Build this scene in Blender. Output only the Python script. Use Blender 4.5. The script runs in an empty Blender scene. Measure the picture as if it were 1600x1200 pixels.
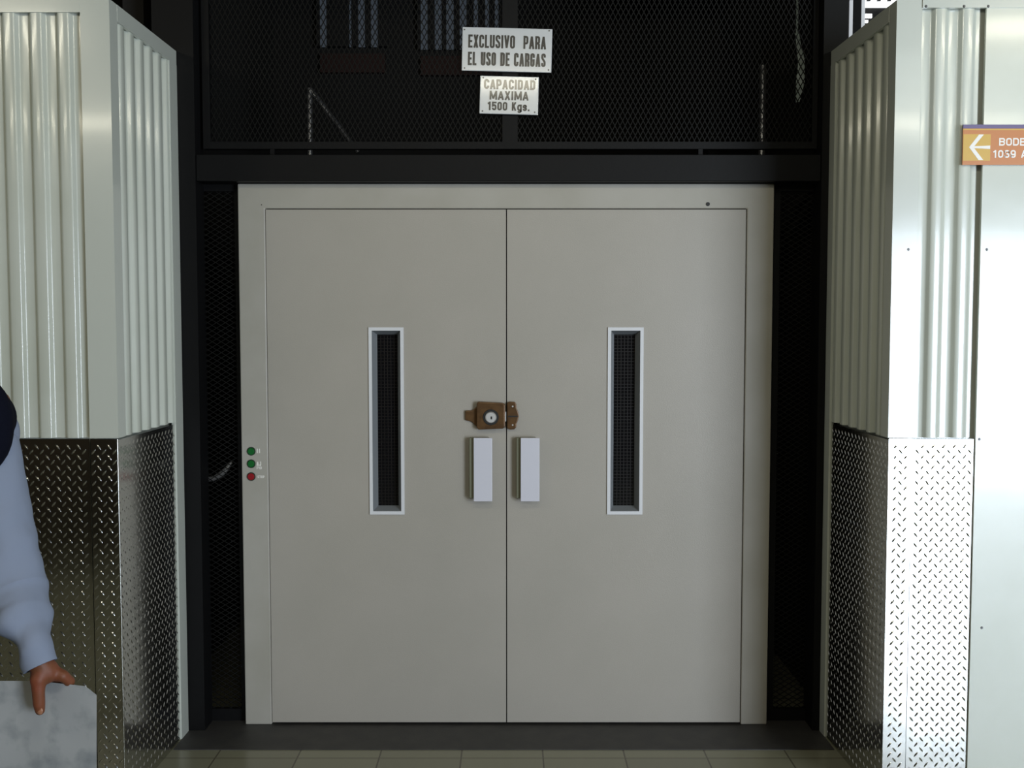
import bpy, bmesh, math, random
from mathutils import Vector, Matrix, noise
S = bpy.context.scene
C = S.collection
R = math.radians
random.seed(4)

# ------------------------------------------------------------------ camera, world, lights, exposure
F = 1600.0
PITCH = math.atan(90 / F)
CAM_Z = 1.55
cam_d = bpy.data.cameras.new('camera')
cam_d.sensor_width = 36.0
cam_d.lens = 36.0 * F / 1600
cam_d.clip_start = 0.05
cam = bpy.data.objects.new('camera', cam_d)
C.objects.link(cam)
cam.location = (0, 0, CAM_Z)
cam.rotation_euler = (R(90) - PITCH, 0, 0)
S.camera = cam

w = bpy.data.worlds.new('world')
S.world = w
w.use_nodes = True
w.node_tree.nodes['Background'].inputs[0].default_value = (0.62, 0.72, 0.85, 1)
w.node_tree.nodes['Background'].inputs[1].default_value = 0.15

S.view_settings.view_transform = 'Standard'
S.view_settings.look = 'None'
S.view_settings.exposure = 0.0
S.view_settings.gamma = 1.0
S.view_settings.use_curve_mapping = False


def area(name, loc, target, sx, sy, power, col):
    d = bpy.data.lights.new(name, 'AREA')
    d.shape = 'RECTANGLE'
    d.size, d.size_y, d.energy, d.color = sx, sy, power, col
    o = bpy.data.objects.new(name, d)
    C.objects.link(o)
    o.location = loc
    v = Vector(target) - Vector(loc)
    o.rotation_euler = v.to_track_quat('-Z', 'Y').to_euler()
    return o


# daylight through the open doorway behind the camera, on the right
area('daylight_doorway', (4.55, -3.05, 1.22), (4.55, 0, 1.22), 2.5, 2.4, 400, (0.77, 0.87, 1.0))
# daylight through the louvred clerestory above that doorway
for k in range(5):
    area('daylight_louvre', (4.4, -3.05, 3.30 + 0.17 * k), (4.4, 0, 3.3 + 0.17 * k - 0.2), 3.4, 0.07, 5, (0.9, 1.0, 0.97))
# two rows of fluorescent tubes under the ceiling
for (x, y) in ((-3.05, 0.72), (0.05, 0.72), (3.1, 0.72), (-3.55, -1.95), (3.6, -1.95), (0.0, -1.95)):
    area('tube_light', (x, y, 3.2), (x, y + 3, 0.6), 1.2, 0.11, 11.5, (1.0, 0.94, 0.74))

# ------------------------------------------------------------------ pixel helpers (1600 x 1200 frame) -> metres
cp, sp_ = math.cos(PITCH), math.sin(PITCH)


def ray(px, py):
    cx, cy = (px - 800) / F, (600 - py) / F
    return Vector((cx, cp + cy * sp_, cy * cp - sp_))


def at(px, py, Y):
    d = ray(px, py)
    t = Y / d.y
    return Vector((d.x * t, Y, CAM_Z + d.z * t))


def atx(px, py, Y):
    return at(px, py, Y).x


def atz(py, Y, px=800):
    return at(px, py, Y).z


# ------------------------------------------------------------------ materials
def mat(name, col, rough=0.5, metal=0.0, spec=0.5, bump=None, noise_col=None, emit=None, coat=0.0):
    m = bpy.data.materials.new(name)
    m.use_nodes = True
    nt = m.node_tree
    b = nt.nodes['Principled BSDF']
    b.inputs['Base Color'].default_value = (*col, 1)
    b.inputs['Roughness'].default_value = rough
    b.inputs['Metallic'].default_value = metal
    b.inputs['Specular IOR Level'].default_value = spec
    b.inputs['Coat Weight'].default_value = coat
    b.inputs['Coat Roughness'].default_value = 0.08
    tc = nt.nodes.new('ShaderNodeTexCoord')
    if noise_col:
        col2, scale, lo, hi = noise_col
        n = nt.nodes.new('ShaderNodeTexNoise')
        n.inputs['Scale'].default_value = scale
        n.inputs['Detail'].default_value = 6
        r = nt.nodes.new('ShaderNodeMapRange')
        r.inputs['From Min'].default_value = lo
        r.inputs['From Max'].default_value = hi
        mx = nt.nodes.new('ShaderNodeMix')
        mx.data_type = 'RGBA'
        mx.inputs['A'].default_value = (*col, 1)
        mx.inputs['B'].default_value = (*col2, 1)
        nt.links.new(tc.outputs['Object'], n.inputs['Vector'])
        nt.links.new(n.outputs['Fac'], r.inputs['Value'])
        nt.links.new(r.outputs['Result'], mx.inputs['Factor'])
        nt.links.new(mx.outputs['Result'], b.inputs['Base Color'])
    if bump:
        scale, strength, dist = bump
        n = nt.nodes.new('ShaderNodeTexNoise')
        n.inputs['Scale'].default_value = scale
        n.inputs['Detail'].default_value = 3
        bp = nt.nodes.new('ShaderNodeBump')
        bp.inputs['Strength'].default_value = strength
        bp.inputs['Distance'].default_value = dist
        nt.links.new(tc.outputs['Object'], n.inputs['Vector'])
        nt.links.new(n.outputs['Fac'], bp.inputs['Height'])
        nt.links.new(bp.outputs['Normal'], b.inputs['Normal'])
    if emit:
        b.inputs['Emission Color'].default_value = (*emit[0], 1)
        b.inputs['Emission Strength'].default_value = emit[1]
    return m


M = {}
M['white'] = mat('white_painted_sheet', (0.60, 0.63, 0.57), 0.2, spec=0.5, coat=0.3, bump=(3.0, 0.10, 0.02), noise_col=((0.54, 0.57, 0.50), 2.5, 0.4, 0.7))
M['flash'] = mat('white_flashing', (0.58, 0.61, 0.56), 0.2, spec=0.5, coat=0.35, bump=(2.5, 0.10, 0.02))
M['door'] = mat('hammered_grey_paint', (0.43, 0.40, 0.355), 0.40, spec=0.45, bump=(260, 0.35, 0.0010), noise_col=((0.40, 0.375, 0.33), 3, 0.3, 0.7))
M['frame'] = mat('grey_beige_paint', (0.44, 0.42, 0.375), 0.38, spec=0.4, bump=(200, 0.15, 0.001), noise_col=((0.40, 0.38, 0.33), 6, 0.35, 0.7))
M['black'] = mat('black_steel_paint', (0.006, 0.006, 0.0065), 0.5, spec=0.16, bump=(60, 0.2, 0.002))
M['near_black'] = mat('dark_shaft', (0.012, 0.011, 0.010), 0.9)  # near-black base colour for the shaft, far wall and bars between panes
M['meshblk'] = mat('black_mesh_paint', (0.0075, 0.0075, 0.007), 0.5, spec=0.12)
M['tread'] = mat('bright_tread_plate', (0.60, 0.60, 0.575), 0.15, metal=1.0, bump=(5, 0.12, 0.01))
M['sill'] = mat('black_rubber', (0.040, 0.038, 0.037), 0.55, bump=(180, 0.4, 0.001), noise_col=((0.055, 0.052, 0.048), 14, 0.4, 0.7))
M['enamel'] = mat('white_enamel', (0.62, 0.64, 0.66), 0.22, coat=0.5)
M['ink'] = mat('black_lettering', (0.008, 0.008, 0.010), 0.30, spec=0.45, coat=0.45)
M['rim'] = mat('white_window_rim', (0.74, 0.75, 0.78), 0.35)
M['reveal'] = mat('grey_window_reveal', (0.23, 0.245, 0.26), 0.45)
M['handle'] = mat('white_plastic', (0.68, 0.68, 0.76), 0.3)
M['handleb'] = mat('olive_handle_base', (0.18, 0.18, 0.12), 0.5)
M['glass'] = mat('dark_wired_glass', (0.006, 0.006, 0.007), 0.12)
M['wire'] = mat('glass_wire', (0.018, 0.014, 0.012), 0.4, metal=0.2)
M['bronze'] = mat('bronze_enamel', (0.145, 0.075, 0.028), 0.35, metal=0.35, noise_col=((0.085, 0.042, 0.016), 40, 0.4, 0.7))
M['chrome'] = mat('chrome', (0.85, 0.84, 0.83), 0.38, metal=0.8)
M['dark'] = mat('dark_slot', (0.01, 0.01, 0.01), 0.6)
M['green'] = mat('green_button', (0.003, 0.13, 0.02), 0.35)
M['red'] = mat('red_button', (0.30, 0.006, 0.012), 0.35)
M['bezel'] = mat('dark_green_bezel', (0.02, 0.04, 0.025), 0.4)
M['orange'] = mat('orange_sign', (0.52, 0.155, 0.006), 0.3)
M['yellow'] = mat('yellow_sign', (0.60, 0.35, 0.015), 0.3)
M['purple'] = mat('purple_sign', (0.08, 0.05, 0.20), 0.3)
M['signwhite'] = mat('white_vinyl', (0.88, 0.86, 0.82), 0.4)
M['screw'] = mat('screw_head', (0.10, 0.10, 0.10), 0.4, metal=0.6)
M['brown'] = mat('brown_wall', (0.14, 0.095, 0.06), 0.7, noise_col=((0.05, 0.034, 0.022), 1.2, 0.35, 0.65))
M['brownred'] = mat('red_brown_brick', (0.035, 0.012, 0.008), 0.8)
M['roomwall'] = mat('dim_room_wall', (0.22, 0.21, 0.17), 0.8)
M['ceil'] = mat('dark_ceiling', (0.10, 0.10, 0.09), 0.9)
M['daylit'] = mat('daylit_glass', (0.8, 0.8, 0.8), 0.4, emit=((0.93, 0.97, 1.0), 3.0))
M['daydim'] = mat('frosted_daylit_glass', (0.6, 0.6, 0.6), 0.4, emit=((0.85, 0.9, 0.95), 0.38))
M['fibre'] = mat('translucent_sheet', (0.03, 0.04, 0.05), 0.4, emit=((0.65, 0.8, 1.0), 0.045), noise_col=((0.01,0.012,0.015), 60, 0.4, 0.6))
M['gloss'] = mat('grey_pipe', (0.22, 0.22, 0.23), 0.25, metal=0.6)
M['shirt'] = mat('light_blue_cotton', (0.235, 0.275, 0.375), 0.8, spec=0.2, bump=(9, 0.35, 0.02))
M['vest'] = mat('navy_knit', (0.004, 0.005, 0.012), 0.9, spec=0.1, bump=(300, 0.3, 0.002))
M['skin'] = mat('brown_skin', (0.17, 0.056, 0.022), 0.55, noise_col=((0.21, 0.054, 0.026), 30, 0.4, 0.7), bump=(160, 0.15, 0.001))
M['trousers'] = mat('grey_trousers', (0.05, 0.05, 0.06), 0.85)
M['shoe'] = mat('black_leather', (0.01, 0.01, 0.01), 0.3)
M['hair'] = mat('black_hair', (0.01, 0.008, 0.007), 0.5)
M['eye'] = mat('eye_white', (0.7, 0.68, 0.64), 0.2)
M['iris'] = mat('brown_iris', (0.03, 0.015, 0.008), 0.2)
M['lip'] = mat('lip', (0.22, 0.07, 0.045), 0.5)
M['paper'] = mat('printed_paper', (0.38, 0.395, 0.41), 0.36, noise_col=((0.19, 0.215, 0.235), 16, 0.5, 0.75))

# floor tiles: beige ceramic with thin joints
fm = mat('beige_floor_tile', (0.30, 0.29, 0.20), 0.22)
nt = fm.node_tree
b = nt.nodes['Principled BSDF']
tc = nt.nodes.new('ShaderNodeTexCoord')
mp = nt.nodes.new('ShaderNodeMapping')
mp.inputs['Location'].default_value = (0.183, 0.07, 0)
br = nt.nodes.new('ShaderNodeTexBrick')
br.offset = 0
br.inputs['Color1'].default_value = (0.27, 0.265, 0.185, 1)
br.inputs['Color2'].default_value = (0.235, 0.23, 0.165, 1)
br.inputs['Mortar'].default_value = (0.12, 0.11, 0.08, 1)
br.inputs['Scale'].default_value = 1
br.inputs['Mortar Size'].default_value = 0.003
br.inputs['Brick Width'].default_value = 0.295
br.inputs['Row Height'].default_value = 0.295
nt.links.new(tc.outputs['Object'], mp.inputs['Vector'])
nt.links.new(mp.outputs['Vector'], br.inputs['Vector'])
nt.links.new(br.outputs['Color'], b.inputs['Base Color'])
M['floor'] = fm

# ------------------------------------------------------------------ object helpers
ORG = {}


def empty(name, loc):
    o = bpy.data.objects.new(name, None)
    C.objects.link(o)
    o.location = loc
    o.empty_display_size = 0.05
    ORG[o] = Vector(loc)
    return o


def tag(o, label, cat, group=None):
    o['label'] = label
    o['category'] = cat
    o['kind'] = 'thing'
    if group:
        o['group'] = group
    return o


def link(name, me, material, parent=None, origin=None, smooth=None):
    """me has world coordinates; the origin is moved to the base of the shape"""
    if origin is None:
        xs = [v.co.x for v in me.vertices]
        ys = [v.co.y for v in me.vertices]
        zs = [v.co.z for v in me.vertices]
        origin = Vector(((min(xs) + max(xs)) / 2, (min(ys) + max(ys)) / 2, min(zs)))
    origin = Vector(origin)
    me.transform(Matrix.Translation(-origin))
    me.materials.clear()
    me.materials.append(material)
    if smooth is not None:
        for p in me.polygons:
            p.use_smooth = True
        if smooth < 180:
            me.set_sharp_from_angle(angle=R(smooth))
    o = bpy.data.objects.new(name, me)
    C.objects.link(o)
    ORG[o] = origin
    if parent:
        o.parent = parent
        o.location = origin - ORG[parent]
    else:
        o.location = origin
    return o


class MB:
    """collects shapes in world coordinates, or through a frame (u, n, z) -> world"""
    def __init__(s, fr=None):
        s.bm = bmesh.new()
        s.fr = fr

    def T(s, p):
        p = Vector(p)
        if s.fr:
            O, U, N = s.fr
            return O + U * p.x + N * p.y + Vector((0, 0, p.z))
        return p

    def v(s, p):
        return s.bm.verts.new(s.T(p))

    def f(s, vs):
        try:
            s.bm.faces.new(vs)
        except ValueError:
            pass

    def box(s, x0, x1, y0, y1, z0, z1, bev=0):
        vs = [s.v((x, y, z)) for x in (x0, x1) for y in (y0, y1) for z in (z0, z1)]
        fs = []
        for q in ((0, 1, 3, 2), (4, 6, 7, 5), (0, 4, 5, 1), (2, 3, 7, 6), (0, 2, 6, 4), (1, 5, 7, 3)):
            fs.append(s.bm.faces.new([vs[i] for i in q]))
        if bev:
            es = list({e for f in fs for e in f.edges})
            bmesh.ops.bevel(s.bm, geom=es, offset=bev, segments=2, profile=0.5, affect='EDGES')
        return s

    def prism(s, pts, axis, a0, a1):
        """polygon pts extruded: axis 'z': pts (x,y); 'y': pts (x,z)"""
        def mk(p, a):
            return (p[0], p[1], a) if axis == 'z' else ((p[0], a, p[1]) if axis == 'y' else (a, p[0], p[1]))
        A = [s.v(mk(p, a0)) for p in pts]
        B = [s.v(mk(p, a1)) for p in pts]
        n = len(pts)
        s.f(A[::-1])
        s.f(B)
        for i in range(n):
            s.f([A[i], A[(i + 1) % n], B[(i + 1) % n], B[i]])
        return s

    def tube(s, pts, rad, seg=12, caps=True, flat=1.0, up=None):
        pts = [Vector(p) for p in pts]
        rad = rad if isinstance(rad, (list, tuple)) else [rad] * len(pts)
        rings = []
        prev = None
        for i, p in enumerate(pts):
            a = pts[max(i - 1, 0)]
            c = pts[min(i + 1, len(pts) - 1)]
            t = (c - a).normalized()
            if prev is None:
                u = Vector(up) if up else Vector((1, 0, 0)) if abs(t.x) < .8 else Vector((0, 1, 0))
            else:
                u = prev
            u = (u - t * u.dot(t)).normalized()
            prev = u
            wv = t.cross(u)
            rings.append([s.v(p + (u * math.cos(2 * math.pi * k / seg) + wv * flat * math.sin(2 * math.pi * k / seg)) * rad[i]) for k in range(seg)])
        for A, B in zip(rings, rings[1:]):
            for k in range(seg):
                s.f([A[k], A[(k + 1) % seg], B[(k + 1) % seg], B[k]])
        if caps:
            s.f(rings[0][::-1])
            s.f(rings[-1])
        return s

    def ball(s, c, r, seg=16):
        r = r if isinstance(r, (list, tuple)) else (r, r, r)
        m = Matrix.Translation(Vector(c)) @ Matrix.Diagonal((*r, 1))
        bmesh.ops.create_uvsphere(s.bm, u_segments=seg, v_segments=seg // 2 + 2, radius=1, matrix=m)
        return s

    def capsule(s, pts, rad, seg=14):
        s.tube(pts, rad, seg)
        rad = rad if isinstance(rad, (list, tuple)) else [rad] * len(pts)
        for p, r in zip(pts, rad):
            s.ball(p, r * 0.995, 14)
        return s

    def disc(s, c, r, depth, seg=24, bev=0.0):
        """short cylinder facing -y, front at c.y - depth"""
        c = Vector(c)
        prof = [(r, 0), (r, -(depth - bev)), (r - bev, -depth)] if bev else [(r, 0), (r, -depth)]
        rings = [[s.v((c.x + a * math.cos(2 * math.pi * k / seg), c.y + d, c.z + a * math.sin(2 * math.pi * k / seg))) for k in range(seg)] for a, d in prof]
        for A, B in zip(rings, rings[1:]):
            for k in range(seg):
                s.f([A[k], A[(k + 1) % seg], B[(k + 1) % seg], B[k]])
        s.f(rings[0])
        s.f(rings[-1][::-1])
        return s

    def me(s, name):
        bmesh.ops.recalc_face_normals(s.bm, faces=s.bm.faces[:])
        me = bpy.data.meshes.new(name)
        s.bm.to_mesh(me)
        s.bm.free()
        return me

    def build(s, name, m, parent=None, smooth=None, origin=None):
        return link(name, s.me(name), M[m] if isinstance(m, str) else m, parent, origin, smooth)


def struct(o):
    o['kind'] = 'structure'
    return o


def hole_plate(mb, x0, x1, z0, z1, hx0, hx1, hz0, hz1, y0, y1):
    """plate with a rectangular through-opening, front at y0, back at y1"""
    def ring(a, b_, c, d, y):
        return [mb.v((a, y, c)), mb.v((b_, y, c)), mb.v((b_, y, d)), mb.v((a, y, d))]
    of, ob = ring(x0, x1, z0, z1, y0), ring(x0, x1, z0, z1, y1)
    hf, hb = ring(hx0, hx1, hz0, hz1, y0), ring(hx0, hx1, hz0, hz1, y1)
    for i in range(4):
        j = (i + 1) % 4
        mb.f([of[i], of[j], hf[j], hf[i]])
        mb.f([ob[j], ob[i], hb[i], hb[j]])
        mb.f([of[j], of[i], ob[i], ob[j]])
        mb.f([hf[i], hf[j], hb[j], hb[i]])
    return mb


def glyph(ch, w, t):
    """centre lines of one capital in a box w x 1 with stroke t: list of (points, closed)"""
    h = t / 2
    L, Rr, B, T_, c = h, w - h, h, 1 - h, 0.5
    r = min((w - t) / 2, 0.24)

    def arc(cx, cy, a0, a1, rx=r, ry=r, n=6):
        return [(cx + rx * math.cos(R(a0 + (a1 - a0) * k / n)), cy + ry * math.sin(R(a0 + (a1 - a0) * k / n))) for k in range(n + 1)]

    def bowl(y0, y1, x0=L, x1=Rr, rr=None):
        q = min(rr or r, (y1 - y0) / 2)
        return [(x0, y0)] + arc(x1 - q, y0 + q, -90, 0, q, q) + arc(x1 - q, y1 - q, 0, 90, q, q) + [(x0, y1)]
    ring = arc(L + r, B + r, 180, 270) + arc(Rr - r, B + r, 270, 360) + arc(Rr - r, T_ - r, 0, 90) + arc(L + r, T_ - r, 90, 180)
    cee = [(Rr, 0.66)] + arc(Rr - r, T_ - r, 0, 90) + arc(L + r, T_ - r, 90, 180) + arc(L + r, B + r, 180, 270) + arc(Rr - r, B + r, 270, 360) + [(Rr, 0.34)]
    up = [(L, 0), (L, 1)]
    if ch in 'O0':
        return [(ring, True)]
    if ch == 'C':
        return [(cee, False)]
    if ch == 'G':
        return [(cee[:-1] + [(Rr, 0.46)], False), ([(Rr + h, 0.48), (w * .5, 0.48)], False)]
    if ch == 'D':
        return [(up, False), (bowl(B, T_), False)]
    if ch == 'B':
        return [(up, False), (bowl(B, 0.52), False), (bowl(0.52, T_), False)]
    if ch == 'P':
        return [(up, False), (bowl(0.42, T_), False)]
    if ch == 'R':
        return [(up, False), (bowl(0.46, T_), False), ([(w * .50, 0.46), (Rr, 0.34), (Rr, 0)], False)]
    if ch == 'E':
        return [(up, False), ([(L, B), (w, B)], False), ([(L, T_), (w, T_)], False), ([(L, c), (w * .9, c)], False)]
    if ch == 'L':
        return [(up, False), ([(L, B), (w, B)], False)]
    if ch == 'I':
        return [([(w / 2, 0), (w / 2, 1)], False)]
    if ch == '1':
        return [([(w * .62, 0), (w * .62, 1)], False), ([(w * .05, 0.74), (w * .55, 0.88)], False)]
    if ch == 'T':
        return [([(w / 2, 0), (w / 2, 1)], False), ([(0, T_), (w, T_)], False)]
    if ch == 'U':
        return [([(L, 1)] + arc(L + r, B + r, 180, 270) + arc(Rr - r, B + r, 270, 360) + [(Rr, 1)], False)]
    if ch == 'J':
        return [([(L, 0.3)] + arc(L + r, B + r, 180, 270) + arc(Rr - r, B + r, 270, 360) + [(Rr, 1)], False)]
    if ch == 'V':
        return [([(L * .9, 1), (w / 2, t * .25)], False), ([(w - L * .9, 1), (w / 2, t * .25)], False)]
    if ch == 'A':
        return [([(L * .9, 0), (w / 2, 1 - t * .25)], False), ([(w - L * .9, 0), (w / 2, 1 - t * .25)], False), ([(w * .25, 0.28), (w * .75, 0.28)], False)]
    if ch == 'X':
        return [([(L, 0), (Rr, 1)], False), ([(L, 1), (Rr, 0)], False)]
    if ch == 'M':
        return [(up, False), ([(Rr, 0), (Rr, 1)], False), ([(L, 0.98), (w / 2, 0.12)], False), ([(Rr, 0.98), (w / 2, 0.12)], False)]
    if ch == 'K':
        return [(up, False), ([(L, 0.36), (Rr, 1)], False), ([(w * .42, 0.56), (Rr, 0)], False)]
    if ch == 'S':
        q = min(r, 0.21)
        return [([(Rr, 0.70)] + arc(Rr - q, T_ - q, 0, 90, q, q) + arc(L + q, T_ - q, 90, 180, q, q) + [(L, 0.70)] + [(L + .02, 0.62), (Rr - .02, 0.40)] + [(Rr, 0.32)] + arc(Rr - q, B + q, 0, -90, q, q) + arc(L + q, B + q, -90, -180, q, q) + [(L, 0.30)], False)]
    if ch == '5':
        q = min(r, 0.21)
        return [([(Rr + h, T_), (L, T_), (L, 0.52), (L + q, 0.60), (Rr - q, 0.60)] + arc(Rr - q, 0.60 - q, 90, 0, q, q) + arc(Rr - q, B + q, 0, -90, q, q) + arc(L + q, B + q, -90, -180, q, q) + [(L, 0.30)], False)]
    if ch == '3':
        q = min(r, 0.2)
        return [([(L, 0.82)] + arc(L + q, T_ - q, 180, 90, q, q) + arc(Rr - q, T_ - q, 90, 0, q, q) + arc(Rr - q, 0.52 + q, 0, -90, q, q) + [(w * .4, 0.52)], False),
                ([(w * .4, 0.52)] + arc(Rr - q, 0.52 - q, 90, 0, q, q) + arc(Rr - q, B + q, 0, -90, q, q) + arc(L + q, B + q, -90, -180, q, q) + [(L, 0.19)], False)]
    if ch == '9':
        q = min(r, 0.2)
        return [(arc(L + q, 0.42 + q, 180, 270, q, q) + arc(Rr - q, 0.42 + q, 270, 360, q, q) + arc(Rr - q, T_ - q, 0, 90, q, q) + arc(L + q, T_ - q, 90, 180, q, q), True),
                ([(Rr, 0.7)] + arc(Rr - q, B + q, 0, -90, q, q) + arc(L + q, B + q, -90, -180, q, q) + [(L, 0.24)], False)]
    if ch == 'g':
        q = min(r, 0.18)
        return [(arc(L + q, B + q, 180, 270, q, q) + arc(Rr - q, B + q, 270, 360, q, q) + arc(Rr - q, 0.74 - h - q, 0, 90, q, q) + arc(L + q, 0.74 - h - q, 90, 180, q, q), True),
                ([(Rr, 0.74), (Rr, -0.05)] + arc(Rr - q, -0.24 + h + q, 0, -90, q, q) + arc(L + q, -0.24 + h + q, -90, -160, q, q), False)]
    if ch == 's':
        q = 0.14
        return [([(Rr, 0.54)] + arc(Rr - q, 0.74 - h - q, 0, 90, q, q) + arc(L + q, 0.74 - h - q, 90, 180, q, q) + [(L + .02, 0.44), (Rr - .02, 0.30)] + arc(Rr - q, B + q, 0, -90, q, q) + arc(L + q, B + q, -90, -180, q, q), False)]
    if ch == '.':
        return [([(w / 2, 0), (w / 2, t)], False)]
    return []


GW = {'I': 0.45, '1': 0.75, ' ': 0.62, '.': 0.40, 'M': 1.35, 's': 0.95, 'A': 1.08, 'V': 1.05, 'X': 1.02, 'E': 0.9, 'L': 0.85}


def text(body, name, x0, x1, z0, z1, y, m, parent, rot=0.0, centre=None, t=0.19, gap=0.085, extrude=0.0006):
    """bold condensed lettering fitted to a rectangle (cap height z0..z1) on a plane facing -y"""
    H = z1 - z0
    tot = (x1 - x0) / H
    rel = [GW.get(c_, 1.0) for c_ in body]
    wu = (tot - gap * (len(body) - 1)) / sum(rel)
    mb = MB()
    X = 0.0

    def put(px_, pz_, d):
        a, b_ = x0 + px_ * H, z0 + pz_ * H
        if rot:
            dx, dz = a - centre[0], b_ - centre[1]
            a, b_ = centre[0] + dx * math.cos(rot) - dz * math.sin(rot), centre[1] + dx * math.sin(rot) + dz * math.cos(rot)
        return mb.v((a, y - d, b_))
    lift = 0
    for c_, rl in zip(body, rel):
        wg = wu * rl
        for pts_, closed in glyph(c_, wg, t):
            P_ = [Vector((a, b_)) for a, b_ in pts_]
            Q = [P_[0]]
            for p_ in P_[1:]:
                if (p_ - Q[-1]).length > 1e-4:
                    Q.append(p_)
            if closed and (Q[0] - Q[-1]).length < 1e-4:
                Q.pop()
            n = len(Q)
            sides = []
            lift = (lift + 1) % 4
            ex_ = extrude + 0.00012 * lift
            for i in range(n):
                if closed:
                    d0, d1 = Q[i] - Q[i - 1], Q[(i + 1) % n] - Q[i]
                else:
                    d0 = Q[i] - Q[i - 1] if i else Q[1] - Q[0]
                    d1 = Q[i + 1] - Q[i] if i < n - 1 else d0
                d0, d1 = d0.normalized(), d1.normalized()
                tt = (d0 + d1)
                tt = tt.normalized() if tt.length > 1e-3 else d0
                nn = Vector((-tt.y, tt.x)) / max(0.5, tt.dot(d0))
                a, b_ = Q[i] + nn * t / 2, Q[i] - nn * t / 2
                sides.append((put(X + a.x, a.y, ex_), put(X + b_.x, b_.y, ex_), put(X + b_.x, b_.y, 0), put(X + a.x, a.y, 0)))
            for i in range(n if closed else n - 1):
                A, B_ = sides[i], sides[(i + 1) % n]
                for k in range(4):
                    mb.f([A[k], A[(k + 1) % 4], B_[(k + 1) % 4], B_[k]])
            if not closed:
                mb.f(sides[0])
                mb.f(sides[-1][::-1])
        X += wg + gap
    return mb.build(name, m, parent)


# ------------------------------------------------------------------ main dimensions
YD = 3.905           # face of the elevator door
YP = 3.842           # rear end of the two return walls
XLn, XLf = -1.255, -1.247
XRn, XRf = 1.203, 1.187
YL, YR = 3.239, 3.249
ZT = 2.564           # top of the partitions
ZP = 1.195           # top of the tread plates
SILL = 3.671

# ------------------------------------------------------------------ setting
struct(MB().box(-6, 6, -3.4, 7.2, -0.1, 0).build('floor', 'floor', origin=(0, SILL, 0)))
struct(MB().box(-6, 6, -3.4, 7.2, 4.4, 4.5).build('ceiling', 'ceil'))
# left and right partition cores, clad below
struct(MB().box(-6, XLn - 0.018, YL + 0.018, YP - 0.004, 0, ZT - 0.012).build('wall_left', 'flash'))
struct(MB().box(XRn + 0.018, 6, YR + 0.018, YP - 0.004, 0, ZT - 0.012).build('wall_right', 'flash'))
struct(MB().box(-6.1, -6, -3.4, 7.2, 0, 4.4).build('wall_side_left', 'roomwall'))
struct(MB().box(6, 6.1, -3.4, 7.2, 0, 4.4).build('wall_side_right', 'roomwall'))
mb = MB()
hole_plate(mb, -6, 6, 0.0, 4.4, 3.3, 5.8, 0.02, 2.42, -3.1, -3.2)
struct(mb.build('wall_back', 'brown'))
struct(MB().box(-6, -2.3, -0.45, -0.33, 0, 1.05).build('wall_low_unseen', 'brown'))  # unseen low wall, added for its dark brown reflection in the left plate
struct(MB().box(-6, 6, 7.1, 7.2, 0, 4.4).build('wall_far', 'near_black'))
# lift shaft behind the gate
struct(MB().box(-1.50, -1.42, 4.02, 6.3, 0, 4.4).build('wall_shaft_left', 'near_black'))
struct(MB().box(1.25, 1.285, 4.02, 6.3, 0, 4.4).build('wall_shaft_right', 'near_black'))
struct(MB().box(-1.42, 1.25, 6.2, 6.3, 0, 4.4).build('wall_shaft_back', 'near_black'))

# faint daylit windows of corrugated fibreglass high in the shaft, with brick below them
for n, (a, b_, c, panes) in enumerate(((494, 606, 72, ((499, 510), (545, 549), (559, 570), (579, 590))),
                                       (652, 786, 76, ((657, 668), (679, 690), (697, 709), (718, 729), (740, 747), (758, 764), (773, 779))))):
    x0, x1, z0 = atx(a, 60, 6.15), atx(b_, 60, 6.15), atz(c, 6.15)
    wroot = struct(empty('window_%d' % (n + 1), ((x0 + x1) / 2, 6.17, z0)))
    for (pa_, pb_) in panes:
        MB().box(atx(pa_, 40, 6.15), atx(pb_, 40, 6.15), 6.17, 6.175, z0, z0 + 0.5).build('window_pane', 'fibre', wroot)
    mb = MB()
    edges = [a] + [e_ for p_ in panes for e_ in p_] + [b_]
    for k in range(0, len(edges), 2):
        mb.box(atx(edges[k], 40, 6.15), atx(edges[k + 1], 40, 6.15), 6.15, 6.199, z0, z0 + 0.5)
    mb.build('window_frame', 'near_black', wroot)
    struct(MB().box(x0 + 0.02, x1 - 0.02, 6.16, 6.2, z0 - 0.15, z0 - 0.04).build('trim_%d' % (n + 1), 'brownred'))

# the daylit louvred window seen above the right-hand partition
YW = 6.0
wroot = struct(empty('window_3', (atx(1360, 0, YW), YW, atz(57, YW))))
mb = MB()
mb.box(atx(1351, 5, YW), atx(1450, 5, YW), YW - 0.01, YW, atz(12, YW), atz(-90, YW))
mb.box(atx(1351.5, 5, YW), atx(1362, 5, YW), YW - 0.01, YW, atz(28.5, YW), atz(22.5, YW))
mb.box(atx(1351, 5, YW), atx(1356, 5, YW), YW - 0.01, YW, atz(36, YW), atz(32, YW))
mb.build('window_pane', 'daylit', wroot)
mb = MB()
mb.box(atx(1327, 5, YW), atx(1332.5, 5, YW), YW - 0.01, YW, atz(70, YW), atz(1, YW))
mb.box(atx(1346, 5, YW), atx(1351, 5, YW), YW - 0.01, YW, atz(60, YW), atz(-90, YW))
mb.build('frosted_pane', 'daydim', wroot)
mb = MB()
for i in range(7):
    for j in range(4):
        xx = atx(1355 + i * 16, 2, YW)
        zz = atz(2.5 - j * 22, YW)
        mb.box(xx - 0.010, xx + 0.010, YW - 0.03, YW - 0.012, zz - 0.005, zz + 0.004)
mb.build('louvre_clips', 'dark', wroot)
mb = MB()
mb.box(1.5, 5.9, YW + 0.002, YW + 0.06, 0.0, 4.39)
mb.build('window_wall', 'near_black', wroot)
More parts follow.
